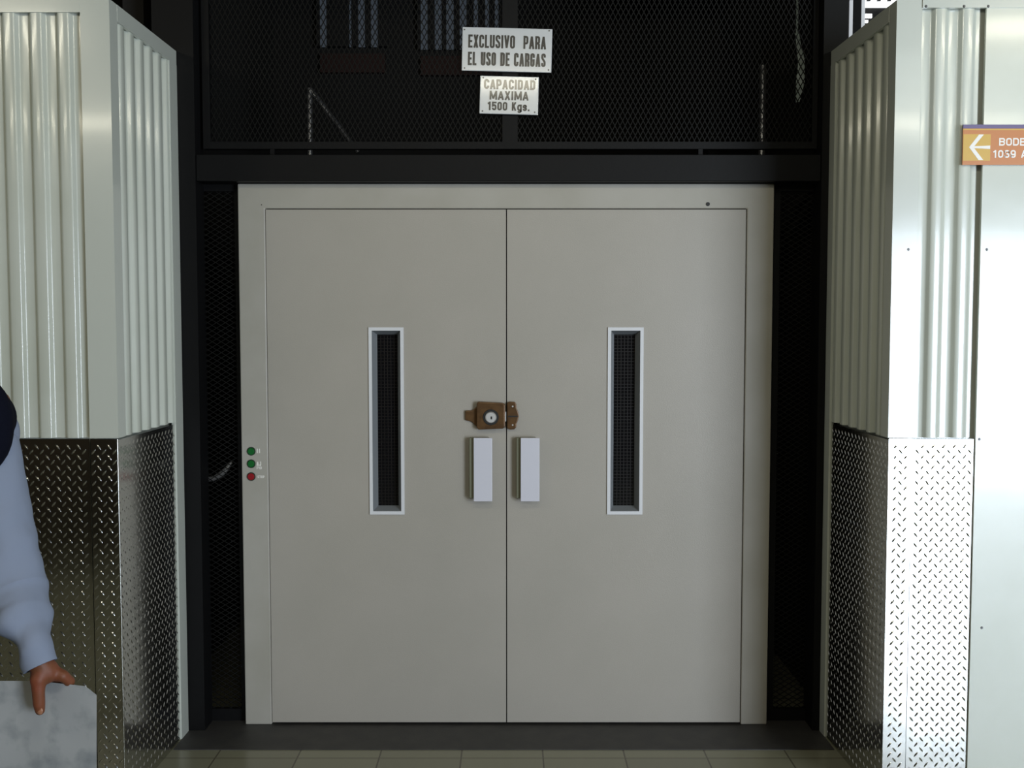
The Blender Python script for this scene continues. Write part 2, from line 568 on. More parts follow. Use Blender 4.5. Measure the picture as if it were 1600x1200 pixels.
# post in front of that window
tag(MB().box(atx(1334, 10, 5.6), atx(1345, 10, 5.6), 5.6, 5.612, 0.0, 4.39).build('steel_post', 'black'),
    'slim black steel post in front of the bright louvred window, beyond the right partition', 'post')

# ------------------------------------------------------------------ wall cladding frames (origin, along, outward)
Z0 = Vector((0, 0, 0))
def fr(a, b_, out):
    a, b_ = Vector((*a, 0)), Vector((*b_, 0))
    U = (b_ - a).normalized()
    N = Vector((U.y, -U.x, 0))
    if N.dot(Vector((*out, 0))) < 0:
        N = -N
    return (a, U, N)


FL = fr((XLn, YL), (-3, YL), (0, -1))        # left front, u runs left
RL = fr((XLn, YL), (XLf, YP), (1, 0))        # left return, u runs deeper
FR = fr((XRn, YR), (3, YR), (0, -1))         # right front, u runs right
RR = fr((XRn, YR), (XRf, YP), (-1, 0))       # right return
PITCHC = 0.0848


def corrugated(frm, u0, u1, z0, z1, phase, n0=-0.0125):
    """box-ribbed sheet; phase is where a rising flank starts; n0 is the groove level"""
    prof = []
    k = math.floor((u0 - phase) / PITCHC) - 1
    D = 0.0155
    while phase + k * PITCHC < u1 + PITCHC:
        b0 = phase + k * PITCHC
        for du, dn in ((-0.003, 0.0), (0.000, 0.04), (0.003, 0.20), (0.008, 0.78), (0.011, 0.94), (0.015, 1.0), (0.027, 1.03), (0.039, 1.0),
                       (0.043, 0.94), (0.046, 0.78), (0.051, 0.20), (0.054, 0.04), (0.058, 0.0), (0.0685, -0.02)):
            prof.append((b0 + du, n0 + dn * D))
        k += 1
    prof = [p for p in prof if u0 <= p[0] <= u1]
    back = [(p[0], p[1] - 0.0012) for p in reversed(prof)]
    return MB(frm).prism(prof + back, 'z', z0, z1)


def tread(mb, u0, u1, z0, z1, n, pitch=0.0335, ph=0.0):
    """raised lugs in the two crossed directions of bar-tread plate"""
    a = 0.0108
    wd = 0.0031
    h = 0.0017
    nu = int((u1 - u0) / pitch)
    nz = int((z1 - z0) / pitch)
    off = ((u1 - u0) - nu * pitch) / 2
    bm = mb.bm
    for i in range(nu + 1):
        for j in range(nz + 1):
            for kind in (0, 1):
                cu = u0 + off + (i + 0.5 * kind) * pitch
                cz = z0 + 0.012 + (j + 0.5 * kind) * pitch
                if cu < u0 + 0.008 or cu > u1 - 0.008 or cz > z1 - 0.014:
                    continue
                s = 1 if kind else -1
                dx, dz = 0.62 * s, 0.785
                px_, pz = -dz, dx

                def P(l, t, hh):
                    return mb.v((cu + dx * l * a + px_ * t * wd, n + hh, cz + dz * l * a + pz * t * wd))
                base = [P(-1, 0, 0), P(-.5, -.85, 0), P(0, -1, 0), P(.5, -.85, 0), P(1, 0, 0), P(.5, .85, 0), P(0, 1, 0), P(-.5, .85, 0)]
                r1, r2, r3 = P(-.5, 0, h * .8), P(0, 0, h), P(.5, 0, h * .8)
                for q in ((base[0], base[1], r1), (base[1], base[2], r2, r1), (base[2], base[3], r3, r2), (base[3], base[4], r3),
                          (base[4], base[5], r3), (base[5], base[6], r2, r3), (base[6], base[7], r1, r2), (base[7], base[0], r1)):
                    mb.f(q)


def screws(frm, pts, parent, n, name='screw'):
    for (u, z) in pts:
        mb = MB(frm)
        seg = 10
        ring = lambda r, nn: [mb.v((u + r * math.cos(2 * math.pi * k / seg), nn, z + r * math.sin(2 * math.pi * k / seg))) for k in range(seg)]
        A, B_ = ring(0.0045, n), ring(0.003, n + 0.003)
        for k in range(seg):
            mb.f([A[k], A[(k + 1) % seg], B_[(k + 1) % seg], B_[k]])
        mb.f(B_)
        mb.f(A[::-1])
        mb.build(name, 'screw', parent)


tlen = (Vector((XLf, YP)) - Vector((XLn, YL))).length
JL = 0.526      # where the left end strip begins
JR = 0.545
CW_L, CW_R = 0.084, 0.072
# --- left
o = corrugated(FL, CW_L - 0.004, 2.2, ZP + 0.001, ZT - 0.03, 0.1125).build('corrugated_panel', 'white', smooth=50)
tag(o, 'broad corrugated white sheet facing the viewer at far left, above the brown tread plate', 'wall panel', 'corrugated sheets')
# ribs on the return: first crest near u 0.077, pitch 0.0848
o = corrugated(RL, 0.050, JL + 0.004, ZP + 0.001, ZT - 0.04, 0.0775).build('corrugated_panel', 'white', smooth=50)
tag(o, 'grey white corrugated sheet lining the left side of the recess', 'wall panel', 'corrugated sheets')
mb = MB(FL)
mb.box(-0.007, CW_L, 0.0055, 0.0068, ZP + 0.001, ZT)
mb.fr = RL
mb.box(-0.0065, 0.056, 0.0055, 0.0068, ZP + 0.001, ZT)
struct(mb.build('trim_3', 'flash'))
mb = MB(FL)
mb.box(CW_L, 2.2, -0.004, 0.0075, ZT - 0.042, ZT)
mb.box(CW_L, 2.2, -0.04, -0.004, ZT - 0.003, ZT)
struct(mb.build('trim_4', 'flash'))
mb = MB(RL)
mb.box(0.056, tlen, -0.004, 0.0075, ZT - 0.052, ZT)
mb.box(0.0, tlen, -0.04, -0.004, ZT - 0.003, ZT)
struct(mb.build('trim_5', 'flash'))
struct(MB(RL).box(JL, tlen, -0.008, 0.0085, 0.0, ZT - 0.052).build('trim_6', 'flash'))
# tread plates: a flat one, and one wrapped round the corner on top of it
mb = MB(FL)
mb.box(CW_L + 0.004, 2.2, -0.008, -0.0010, 0.0, ZP - 0.002)
tread(mb, CW_L + 0.006, 2.2, 0.0, ZP, -0.0010)
tag(mb.build('tread_plate', 'tread', smooth=50), 'brown reflecting tread plate facing the viewer, behind the hanging arm', 'metal plate', 'bar tread kick plates')
mb = MB(FL)
mb.box(-0.002, CW_L, -0.004, 0.0022, 0.0, ZP - 0.002)
tread(mb, 0.0, CW_L, 0.0, ZP, 0.0022)
mb.fr = None
mb.tube([(XLn + 0.0005, YL + 0.0005, 0.0), (XLn + 0.0005, YL + 0.0005, ZP - 0.003)], 0.0034, 14)
mb.fr = RL
mb.box(0.0, JL, -0.008, 0.0022, 0.0, ZP - 0.006)
tread(mb, 0.0, JL, 0.0, ZP - 0.006, 0.0022)
tag(mb.build('tread_plate', 'tread', smooth=50), 'dark tread plate folded round the left corner of the recess', 'metal plate', 'bar tread kick plates')

# --- right
o = corrugated(FR, CW_R - 0.004, 0.270, ZP + 0.001, ZT - 0.02, 0.1065).build('corrugated_panel', 'white', smooth=50)
tag(o, 'brilliant white corrugated sheet strip facing the viewer, left of the orange sign', 'wall panel', 'corrugated sheets')
o = corrugated(RR, 0.050, JR + 0.004, ZP + 0.001, ZT - 0.04, 0.0695).build('corrugated_panel', 'white', smooth=50)
tag(o, 'olive shaded corrugated sheet lining the right side of the recess', 'wall panel', 'corrugated sheets')
mb = MB(FR)
mb.box(-0.007, CW_R, 0.0055, 0.0068, ZP + 0.001, ZT)
mb.fr = RR
mb.box(-0.0065, 0.056, 0.0055, 0.0068, ZP + 0.001, ZT)
tr7 = struct(mb.build('trim_7', 'flash'))
tr8e = struct(empty('trim_8', (XRn + 0.3, YR, ZT - 0.03)))
mb = MB(FR)
mb.box(CW_R, 1.2, -0.004, 0.0105, ZT - 0.026, ZT)
mb.box(CW_R, 1.2, -0.04, -0.004, ZT - 0.003, ZT)
mb.build('top_flashing', 'flash', tr8e)
screws(FR, [(CW_R + 0.01, ZT - 0.022), (0.20, ZT - 0.022), (0.275, ZT - 0.022)], tr8e, 0.0105)
mb = MB(RR)
mb.box(0.056, tlen, -0.004, 0.0075, ZT - 0.052, ZT)
mb.box(0.0, tlen, -0.04, -0.004, ZT - 0.003, ZT)
struct(mb.build('trim_9', 'flash'))
struct(MB(RR).box(JR, tlen, -0.008, 0.0085, 0.0, ZT - 0.052).build('trim_10', 'flash'))
mb = MB(FR)
mb.box(CW_R + 0.003, 0.270, -0.008, -0.0010, 0.0, ZP - 0.004)
tread(mb, CW_R + 0.006, 0.270, 0.0, ZP, -0.0010)
tag(mb.build('tread_plate', 'tread', smooth=50), 'glaring bright tread plate facing the viewer, left of the smooth white sheet', 'metal plate', 'bar tread kick plates')
mb = MB(FR)
mb.box(-0.002, CW_R, -0.004, 0.0022, 0.0, ZP - 0.002)
tread(mb, 0.0, CW_R, 0.0, ZP, 0.0022)
mb.fr = RR
mb.box(0.0, JR, -0.008, 0.0022, 0.0, ZP - 0.006)
tread(mb, 0.0, JR, 0.0, ZP - 0.006, 0.0022)
tag(mb.build('tread_plate', 'tread', smooth=50), 'dark tread plate folded round the right corner of the recess', 'metal plate', 'bar tread kick plates')
# flat sheet at far right
US = 0.272
sroot = empty('smooth_panel', FR[0] + FR[1] * (US + 0.4))
tag(sroot, 'smooth white metal sheet at far right carrying the orange sign', 'wall panel')
mb = MB(FR)
mb.box(US, 1.2, -0.004, 0.0065, 0.0, ZT - 0.024)
mb.build('sheet', 'white', sroot)
screws(FR, [(US + 0.02, atz(390, YR)), (US + 0.012, atz(686, YR)), (US + 0.035, atz(980, YR))], sroot, 0.0065)
screws(FR, [(0.045, atz(390, YR))], tr7, 0.0065)

# ------------------------------------------------------------------ sill, posts, beam
tag(MB().box(XLf + 0.006, XRf - 0.006, SILL, 4.02, 0.0, 0.003).build('door_sill', 'sill'), 'black threshold strip on the floor in front of the elevator door', 'threshold')

PY = 3.846
mb = MB()
mb.box(-1.33, atx(305, 250, PY), PY, PY + 0.10, 0.003, 4.39)
mb.box(atx(309, 700, PY + 0.03), atx(313, 700, PY + 0.03), PY + 0.03, PY + 0.10, 0.003, 4.39)
tag(mb.build('steel_post', 'black'), 'black steel post between the left corrugated wall and the elevator door', 'post', 'posts beside the elevator door')
mb = MB()
mb.box(atx(1284, 250, PY), 1.2426, PY, PY + 0.10, 0.003, 4.39)
mb.box(atx(1274, 700, PY + 0.03), atx(1279, 700, PY + 0.03), PY + 0.03, PY + 0.10, 0.003, 4.39)
tag(mb.build('steel_post', 'black'), 'black steel post between the elevator door and the right corrugated wall', 'post', 'posts beside the elevator door')
mb = MB()
xl, xr = atx(305, 250, PY), atx(1284, 250, PY)
mb.box(xl + 0.001, xr - 0.001, PY + 0.006, PY + 0.10, atz(282.5, PY), atz(241, PY), bev=0.002)
tag(mb.build('steel_beam', 'black'), 'black steel beam above the elevator door, below the mesh screen', 'beam')


def expanded(mb, x0, x1, z0, z1, y, wc, hc, wd=0.0032, th=0.003):
    """diamond mesh of straight crossing strands clipped to a rectangle"""
    sl = hc / wc
    ln = math.hypot(wc, hc)
    nx, nz = hc / ln, wc / ln
    for sgn in (1, -1):
        lo = z0 - max(sl * x0 * sgn, sl * x1 * sgn)
        hi = z1 - min(sl * x0 * sgn, sl * x1 * sgn)
        k = math.floor(lo / hc)
        while k * hc < hi:
            c = k * hc
            pts = []
            for X in (x0, x1):
                Z = sgn * sl * X + c
                if z0 <= Z <= z1:
                    pts.append((X, Z))
            for Z in (z0, z1):
                X = (Z - c) / (sgn * sl)
                if x0 < X < x1:
                    pts.append((X, Z))
            k += 1
            if len(pts) < 2:
                continue
            (ax, az), (bx, bz) = pts[0], pts[1]
            ex, ez = (nx, -sgn * nz)
            hw = wd / 2
            yy = y + (0.0006 if sgn > 0 else 0)
            A = [mb.v((ax + ex * hw, yy, az + ez * hw)), mb.v((ax - ex * hw, yy, az - ez * hw)), mb.v((ax - ex * hw, yy + th, az - ez * hw)), mb.v((ax + ex * hw, yy + th, az + ez * hw))]
            B_ = [mb.v((bx + ex * hw, yy, bz + ez * hw)), mb.v((bx - ex * hw, yy, bz - ez * hw)), mb.v((bx - ex * hw, yy + th, bz - ez * hw)), mb.v((bx + ex * hw, yy + th, bz + ez * hw))]
            for q in range(4):
                mb.f([A[q], A[(q + 1) % 4], B_[(q + 1) % 4], B_[q]])
            mb.f(A)
            mb.f(B_[::-1])


YM = 3.90
ttop = 3.35
tz0 = atz(232.5, YM)
root = tag(empty('mesh_screen', (0, YM, tz0)), 'wide black expanded metal screen above the beam, carrying two white signs', 'screen')
mb = MB()
x0, x1 = max(atx(316, 120, YM), xl + 0.003), min(atx(1283, 120, YM), xr - 0.003)
hole_plate(mb, x0, x1, tz0, ttop, atx(327, 120, YM), atx(1270, 120, YM), atz(221.5, YM), ttop - 0.04, YM, YM + 0.03)
mb.build('frame', 'black', root)
MB().box(atx(785, 120, YM), atx(809, 120, YM), YM + 0.002, YM + 0.03, atz(221.5, YM), ttop - 0.04).build('mullion', 'black', root)
mb = MB()
expanded(mb, atx(327, 120, YM), atx(785, 120, YM), atz(221.5, YM), ttop - 0.04, YM + 0.012, 0.0194, 0.0366)
expanded(mb, atx(809, 120, YM), atx(1270, 120, YM), atz(221.5, YM), ttop - 0.04, YM + 0.012, 0.0194, 0.0366)
mb.build('mesh', 'meshblk', root)
for px in (425, 1095):
    xx = atx(px, 237, YM)
    MB().box(xx - 0.008, xx + 0.008, YM + 0.004, YM + 0.026, atz(241, PY) + 0.001, tz0).build('fixing_lug', 'black', root)
# header over the screen, out of view, closing the gate front
tag(MB().box(xl + 0.001, xr - 0.001, PY + 0.006, PY + 0.10, ttop + 0.001, 4.39).build('header_panel', 'black'), 'black header panel above the mesh screen', 'panel')

# side mesh strips
zt_s = atz(284, YM) 
FX0, FX1 = atx(371.5, 700, YD) , atx(1203, 700, YD)
for (a, b_, lab) in ((313, 369, 'narrow black mesh strip between the left post and the door frame, lever behind it'),
                     (1211, 1274, 'narrow black mesh strip between the door frame and the right post')):
    xa, xb = atx(a, 500, YM), atx(b_, 500, YM)
    if a < 800:
        xb = -1.036 - 0.003
        xa = atx(313, 700, PY + 0.10) + 0.002
    else:
        xa = 1.000 + 0.003
        xb = atx(1274, 700, PY + 0.10) - 0.002
    root = tag(empty('mesh_strip', ((xa + xb) / 2, 3.945, 0.003)), lab, 'screen', 'mesh strips beside the door frame')
    mb = MB()
    hole_plate(mb, xa, xb, 0.003, zt_s - 0.004, xa + 0.022, xb - 0.022, 0.05, zt_s - 0.03, 3.945, 3.965)
    mb.build('frame', 'black', root)
    mb = MB()
    expanded(mb, xa + 0.022, xb - 0.022, 0.05, zt_s - 0.03, 3.952, 0.034, 0.021, 0.003)
    mb.build('mesh', 'meshblk', root)
# things inside the shaft seen through the mesh
pts = [at(333, 748, 4.04), at(345, 741, 4.03), at(354, 733, 4.02), at(362, 722, 4.02)]
pts = [(-1.419, 4.06, pts[0].z - 0.02)] + pts
tag(MB().tube(pts, [0.010, 0.010, 0.012, 0.010, 0.006], 12).build('lever', 'chrome', smooth=60), 'pale bent metal lever behind the mesh left of the push buttons', 'lever')
p = at(1192, 120, 4.6)
q = at(1192, 215, 4.6)
tag(MB().tube([(p.x, 4.6, p.z + .05), (p.x, 4.6, 0.01)], 0.016, 14).build('guide_pipe', 'gloss', smooth=60), 'vertical steel pipe glinting behind the mesh screen at upper right', 'pipe')
cx_, cz_ = at(1113, 140, 5.2).x, at(1113, 140, 5.2).z
tag(MB().box(cx_ - 0.02, cx_ + 0.02, 5.2, 5.24, 0.01, cz_).build('guard_post', 'black'), 'dull upright post faintly seen behind the mesh screen, left of the steel pipe', 'post')
pa, pb, pc_ = at(484, 138, 5.0), at(536, 206, 5.0), at(478, 150, 5.0)
mb = MB()
mb.tube([pa, pb, at(560, 238, 5.0)], 0.012, 8)
mb.tube([(pa.x, pa.y, pa.z), (pc_.x, 5.0, 0.01)], 0.014, 8)
tag(mb.build('guard_rail', 'gloss', smooth=60), 'faint post with a sloping brace behind the mesh screen at left', 'rail')
# light reflection at right behind the mesh, shaped as a pale strip
pts = [at(1245, 52, 4.3), at(1248, 75, 4.3), at(1252, 95, 4.3), at(1250, 130, 4.3), at(1246, 160, 4.3)]
mb = MB()
for A, B_ in zip(pts, pts[1:]):
    pass
prof = []
for k, pnt in enumerate(pts):
    hwid = (0.006, 0.009, 0.012, 0.016, 0.006)[k]
    prof.append((pnt, hwid))
L_ = [mb.v((p_.x - h_, 4.3, p_.z)) for p_, h_ in prof]
R_ = [mb.v((p_.x + h_, 4.29, p_.z)) for p_, h_ in prof]
L2 = [mb.v((p_.x - h_, 4.306, p_.z)) for p_, h_ in prof]
R2 = [mb.v((p_.x + h_, 4.296, p_.z)) for p_, h_ in prof]
for k in range(len(prof) - 1):
    mb.f([L_[k], R_[k], R_[k + 1], L_[k + 1]])
    mb.f([L2[k], R2[k], R2[k + 1], L2[k + 1]])
    mb.f([L_[k], L2[k], L2[k + 1], L_[k + 1]])
    mb.f([R_[k], R2[k], R2[k + 1], R_[k + 1]])
M['pale'] = mat('pale_reflection', (0.55, 0.65, 0.62), 0.25)
mb.box(pts[0].x - 0.004, pts[0].x + 0.004, 4.296, 4.302, pts[0].z, 4.39)
tag(mb.build('reflection_strip', 'pale'), 'pale curved strip standing in for a light reflection behind the mesh screen near its right end', 'strip')

# ------------------------------------------------------------------ elevator door: frame and two leaves
ZF = atz(287, YD)                      # top of the frame
LX0, LX1 = -0.9435, 0.8935              # leaf opening
LX0, LX1 = atx(414, 326, YD), atx(1167.5, 326, YD)
LZ1 = atz(326, YD)
LC = atx(791.5, 600, YD)
FX0, FX1 = atx(371, 287, YD), atx(1210, 287, YD)
root = tag(empty('entrance_surround', (0, YD, 0.003)), 'light grey steel frame around the two elevator door leaves', 'door frame')
mb = MB()
g = 0.0022
pts = [(FX0, 0.003), (LX0, 0.003), (LX0, LZ1), (LX1, LZ1), (LX1, 0.003), (FX1, 0.003), (FX1, ZF), (FX0, ZF)]
mb.prism(pts, 'y', YD, YD + 0.07)
o = mb.build('frame_panel', 'frame', root)
bv = o.modifiers.new('bevel', 'BEVEL')
bv.width = 0.004
bv.segments = 2
bv.limit_method = 'ANGLE'
MB().disc((atx(1106, 319, YD), YD, atz(319, YD)), 0.0075, 0.002, 16).build('bolt_hole', 'dark', root)
MB().disc((atx(409, 347, YD), YD, atz(320, YD)), 0.002, 0.001, 8).build('bolt_hole', 'dark', root)
for (py, m, nm) in ((705, 'green', 'green push button'), (724.5, 'green', 'green push button'), (744.5, 'red', 'red push button')):
    cxx, czz = atx(392.7, py, YD), atz(py, YD)
    bz = MB().disc((cxx, YD, czz), 0.0165, 0.004, 24, 0.001).build('push_button', 'bezel', root)
    bz['label'] = nm
    MB().disc((cxx, YD - 0.003, czz), 0.0132, 0.006, 24, 0.002).build('button_cap', m, bz, smooth=40)
for s_, xa, xb, za, zb in (('II', 401, 407, 701, 708), ('AJ', 401, 408, 721, 728), ('PB', 401, 409, 729, 733), ('STOP', 402, 413, 743, 747)):
    text(s_, 'caption', atx(xa, 720, YD), atx(xb, 720, YD), atz(zb, YD), atz(za, YD), YD - 0.0002, 'signwhite', root, t=0.2, gap=0.12, extrude=0.0003)

# inner jamb behind the leaves (black strips that close the gap)
mb = MB()
mb.box(LX0 - 0.02, LX0 + 0.03, YD + 0.071, YD + 0.09, 0.003, LZ1 + 0.02)
mb.box(LX1 - 0.03, LX1 + 0.02, YD + 0.071, YD + 0.09, 0.003, LZ1 + 0.02)
mb.box(LX0, LX1, YD + 0.071, YD + 0.09, LZ1 - 0.03, LZ1 + 0.02)
mb.build('rebate', 'dark', root)

LZ0 = 0.012


def leaf(xa, xb, wx, handle_px, label):
    root = tag(empty('elevator_door', ((xa + xb) / 2, YD, LZ0)), label, 'elevator door', 'double elevator door leaves')
    w0, w1 = atx(wx[0], 657, YD), atx(wx[1], 657, YD)
    wz1, wz0 = atz(511.5, YD), atz(803.5, YD)
    rim = 0.0125
    mb = MB()
    hole_plate(mb, xa, xb, LZ0, LZ1 - 0.0035, w0 + 0.004, w1 - 0.004, wz0 + 0.004, wz1 - 0.004, YD, YD + 0.045)
    mb.build('panel', 'door', root)
    mb = MB()
    hole_plate(mb, w0, w1, wz0, wz1, w0 + rim, w1 - rim, wz0 + rim, wz1 - rim, YD - 0.006, YD - 0.0002)
    wf = mb.build('window_frame', 'rim', root)
    # bevelled reveal running back to the glass
    i0, i1, j0, j1 = w0 + rim, w1 - rim, wz0 + rim, wz1 - rim
    t = 0.016
    yb = YD + 0.042
    mb = MB()
    A = [mb.v(p_) for p_ in ((i0, YD - 0.0055, j0), (i1, YD - 0.0055, j0), (i1, YD - 0.0055, j1), (i0, YD - 0.0055, j1))]
    B_ = [mb.v(p_) for p_ in ((i0 + t, yb, j0 + t), (i1 - t, yb, j0 + t), (i1 - t, yb, j1 - t), (i0 + t, yb, j1 - t))]
    C_ = [mb.v(p_) for p_ in ((i0 - .0015, YD - 0.0055, j0 - .0015), (i1 + .0015, YD - 0.0055, j0 - .0015), (i1 + .0015, YD - 0.0055, j1 + .0015), (i0 - .0015, YD - 0.0055, j1 + .0015))]
    D_ = [mb.v(p_) for p_ in ((i0 + .002, yb, j0 + .002), (i1 - .002, yb, j0 + .002), (i1 - .002, yb, j1 - .002), (i0 + .002, yb, j1 - .002))]
    for k in range(4):
        n_ = (k + 1) % 4
        mb.f([A[k], A[n_], B_[n_], B_[k]])
        mb.f([C_[k], C_[n_], D_[n_], D_[k]])
        mb.f([A[k], A[n_], C_[n_], C_[k]])
        mb.f([B_[k], B_[n_], D_[n_], D_[k]])
    mb.build('reveal', 'reveal', wf)
    gl = MB().box(i0 + t - .002, i1 - t + .002, yb - 0.003, yb, j0 + t - .002, j1 - t + .002).build('window_pane', 'glass', wf)
    mb = MB()
    nx = 5
    for k in range(1, nx + 1):
        xx = i0 + t + (i1 - i0 - 2 * t) * k / (nx + 1)
        mb.box(xx - 0.0008, xx + 0.0008, yb - 0.0042, yb - 0.0028, j0 + t, j1 - t)
    zz = j0 + t + 0.008
    while zz < j1 - t:
        mb.box(i0 + t, i1 - t, yb - 0.0042, yb - 0.0029, zz - 0.0006, zz + 0.0006)
        zz += 0.0125
    mb.build('wire_grid', 'wire', wf)
    # pull handle: white face plate on a narrower base
    h0, h1 = atx(handle_px[0], 733, YD - 0.05), atx(handle_px[1], 733, YD - 0.05)
    z0, z1 = atz(783.5, YD - 0.05), atz(684.5, YD - 0.05)
    hb = MB().box(atx(handle_px[0] - 6.5, 733, YD - 0.03), h1 - 0.012, YD - 0.035, YD - 0.0002, z0 + 0.010, z1 - 0.001, bev=0.002).build('handle', 'handleb', root)
    o_ = MB().box(h0, h1, YD - 0.050, YD - 0.0352, z0, z1, bev=0.0018).build('face_plate', 'handle', hb)
    o_['label'] = 'white plastic face of the pull handle'
    return root


lf = leaf(LX0 + 0.0022, LC - 0.0020, (577, 631.5), (740, 769), 'left elevator door leaf with bronze lock and narrow wired window')
rt = leaf(LC + 0.0020, LX1 - 0.0040, (949, 1004.5), (813.5, 843), 'right elevator door leaf with narrow wired window and no push buttons beside it')

# bronze night latch on the left leaf
def px_poly(pts, Y):
    return [(atx(a, b_, Y), atz(b_, Y)) for a, b_ in pts]


lk = MB()
lk.prism(px_poly([(727, 641), (738, 641), (746, 634), (746, 668), (738, 659), (727, 656)], YD), 'y', YD - 0.012, YD - 0.0003)
lk.prism(px_poly([(745, 630), (748, 627.5), (786, 629.5), (789, 632), (789, 667), (786, 669.5), (748, 671), (745, 668)], YD - .02), 'y', YD - 0.030, YD - 0.0003)
lk = lk.build('lock', 'bronze', lf)
lk['label'] = 'bronze surface lock with a round keyhole'
bv = lk.modifiers.new('bevel', 'BEVEL'); bv.width = 0.003; bv.segments = 3; bv.limit_method = 'ANGLE'
cx_, cz_ = atx(767, 652, YD - .03), atz(652, YD - .03)
MB().disc((cx_, YD - 0.030, cz_), 0.030, 0.003, 28, 0.001).build('cylinder_ring', 'dark', lk)
o = MB().disc((cx_, YD - 0.031, cz_), 0.0215, 0.009, 28, 0.003).build('cylinder', 'chrome', lk, smooth=40)
MB().box(cx_ - 0.001, cx_ + 0.005, YD - 0.0404, YD - 0.0398, cz_ - 0.007, cz_ + 0.004).build('keyhole', 'dark', lk)
# matching keeper on the right leaf
kp = MB()
kp.prism(px_poly([(792, 630), (796, 627.5), (805, 628), (807, 632), (807, 637), (809.5, 643), (811, 649.5), (809.5, 656), (807, 662), (807, 667), (804, 670.5), (796, 671), (792, 668)], YD - .01), 'y', YD - 0.018, YD - 0.0003)
kp = kp.build('lock_keeper', 'bronze', rt)
bv = kp.modifiers.new('bevel', 'BEVEL'); bv.width = 0.003; bv.segments = 3; bv.limit_method = 'ANGLE'
for (a, b_) in ((801, 635), (801, 664)):
    MB().disc((atx(a, b_, YD - .018), YD - 0.018, atz(b_, YD - .018)), 0.0035, 0.002, 12, 0.0008).build('screw', 'chrome', kp)
MB().box(atx(794, 650, YD - .018), atx(809, 650, YD - .018), YD - 0.0188, YD - 0.0176, atz(651, YD), atz(649, YD)).build('slot', 'dark', kp)
MB().box(atx(789.3, 650, YD - .01), atx(790.8, 650, YD - .01), YD - 0.014, YD - 0.006, atz(658, YD), atz(643, YD)).build('latch_bolt', 'chrome', lk)

# ------------------------------------------------------------------ white enamel signs on the screen
def enamel_sign(corner, lines, name, label, rivets, Y=3.893):
    # corner: (px, py) of top left, top right, bottom right, bottom left
    P = [at(a, b_, Y) for a, b_ in corner]
    cx = sum(p_.x for p_ in P) / 4
    cz = sum(p_.z for p_ in P) / 4
    wdt = ((P[1] - P[0]).length + (P[2] - P[3]).length) / 2
    hgt = ((P[3] - P[0]).length + (P[2] - P[1]).length) / 2
    rot = math.atan2((P[1] - P[0]).z, (P[1] - P[0]).x)
    root = tag(empty(name, (cx, Y, cz - hgt / 2)), label, 'sign', 'white enamel signs on the mesh screen')
    mb = MB().box(cx - wdt / 2, cx + wdt / 2, Y - 0.006, Y, cz - hgt / 2, cz + hgt / 2, bev=0.0022)
    for v_ in mb.bm.verts:
        dx, dz = v_.co.x - cx, v_.co.z - cz
        v_.co.x = cx + dx * math.cos(rot) - dz * math.sin(rot)
        v_.co.z = cz + dx * math.sin(rot) + dz * math.cos(rot)
    mb.build('plate', 'enamel', root)
    for body, x0_, x1_, y0_, y1_, bold in lines:
        ym = (y0_ + y1_) / 2
        text(body, 'lettering', atx(x0_, ym, Y), atx(x1_, ym, Y), atz(y1_, Y), atz(y0_, Y), Y - 0.0061, 'ink', root, rot, (cx, cz), *bold)
    for (u_, v_) in rivets:
        MB().disc((atx(u_, v_, Y), Y - 0.0058, atz(v_, Y)), 0.0028, 0.002, 10).build('rivet', 'screw', root)


enamel_sign([(722, 42.5), (862.5, 46), (862, 114), (722, 111)],
            [('EXCLUSIVO  PARA', 731.5, 853, 56, 76.5, (0.155, 0.06)), ('EL USO DE CARGAS', 731.5, 853, 83, 104, (0.16, 0.055))],
            'enamel_sign', 'larger white sign above, reading EXCLUSIVO PARA EL USO DE CARGAS', [(726, 47), (858, 49), (726, 107), (857, 110)])
enamel_sign([(750, 118.5), (842, 121), (840.5, 180), (749.5, 178)],
            [('CAPACIDAD', 756, 836, 125, 140.5, (0.2, 0.08)), ('MAXIMA', 765, 826, 143, 157, (0.2, 0.08)), ('1500 Kgs.', 762.5, 828, 160, 173.5, (0.2, 0.1))],
            'enamel_sign', 'smaller white sign below, reading CAPACIDAD MAXIMA 1500 Kgs.', [(755, 122), (837, 124.5), (754, 174), (835.5, 176)])

# ------------------------------------------------------------------ orange direction sign on the right wall
YS = YR - 0.010
sx0, sx1 = atx(1503.5, 230, YS), atx(1503.5, 230, YS) + 0.52
sz1, sz0 = atz(195, YS), atz(258, YS)
root = tag(empty('direction_sign', ((sx0 + sx1) / 2, YS, sz0)), 'orange sign with a white left arrow and purple top band on the right wall', 'sign')
MB().box(sx0, sx1, YS - 0.004, YS, sz0, sz1 - 0.012).build('plate', 'orange', root)
MB().box(sx0, sx1, YS - 0.0045, YS, sz1 - 0.0118, sz1).build('top_band', 'purple', root)
MB().box(sx0, sx1, YS - 0.0046, YS - 0.004, sz1 - 0.017, sz1 - 0.0128).build('yellow_line', 'yellow', root)
aq = MB().box(sx0 + 0.001, atx(1546.5, 230, YS), YS - 0.0045, YS - 0.004, atz(251.5, YS), atz(210, YS)).build('arrow_field', 'yellow', root)
hw_ = 0.0065
ax_, az_ = atx(1513, 230.5, YS), atz(230.5, YS)
mb = MB()
tx, tz, tzb = atx(1531, 210, YS), atz(210.5, YS), atz(250.5, YS)
wA = 0.013
mb.prism([(ax_, az_), (tx - wA * .35, tz), (tx + wA * .8, tz), (ax_ + wA * 1.25, az_ + 0.003), (atx(1546, 230, YS), az_ + 0.0052), (atx(1546, 230, YS), az_ - 0.0052), (ax_ + wA * 1.25, az_ - 0.003), (tx + wA * .8, tzb), (tx - wA * .35, tzb)], 'y', YS - 0.0052, YS - 0.0046)
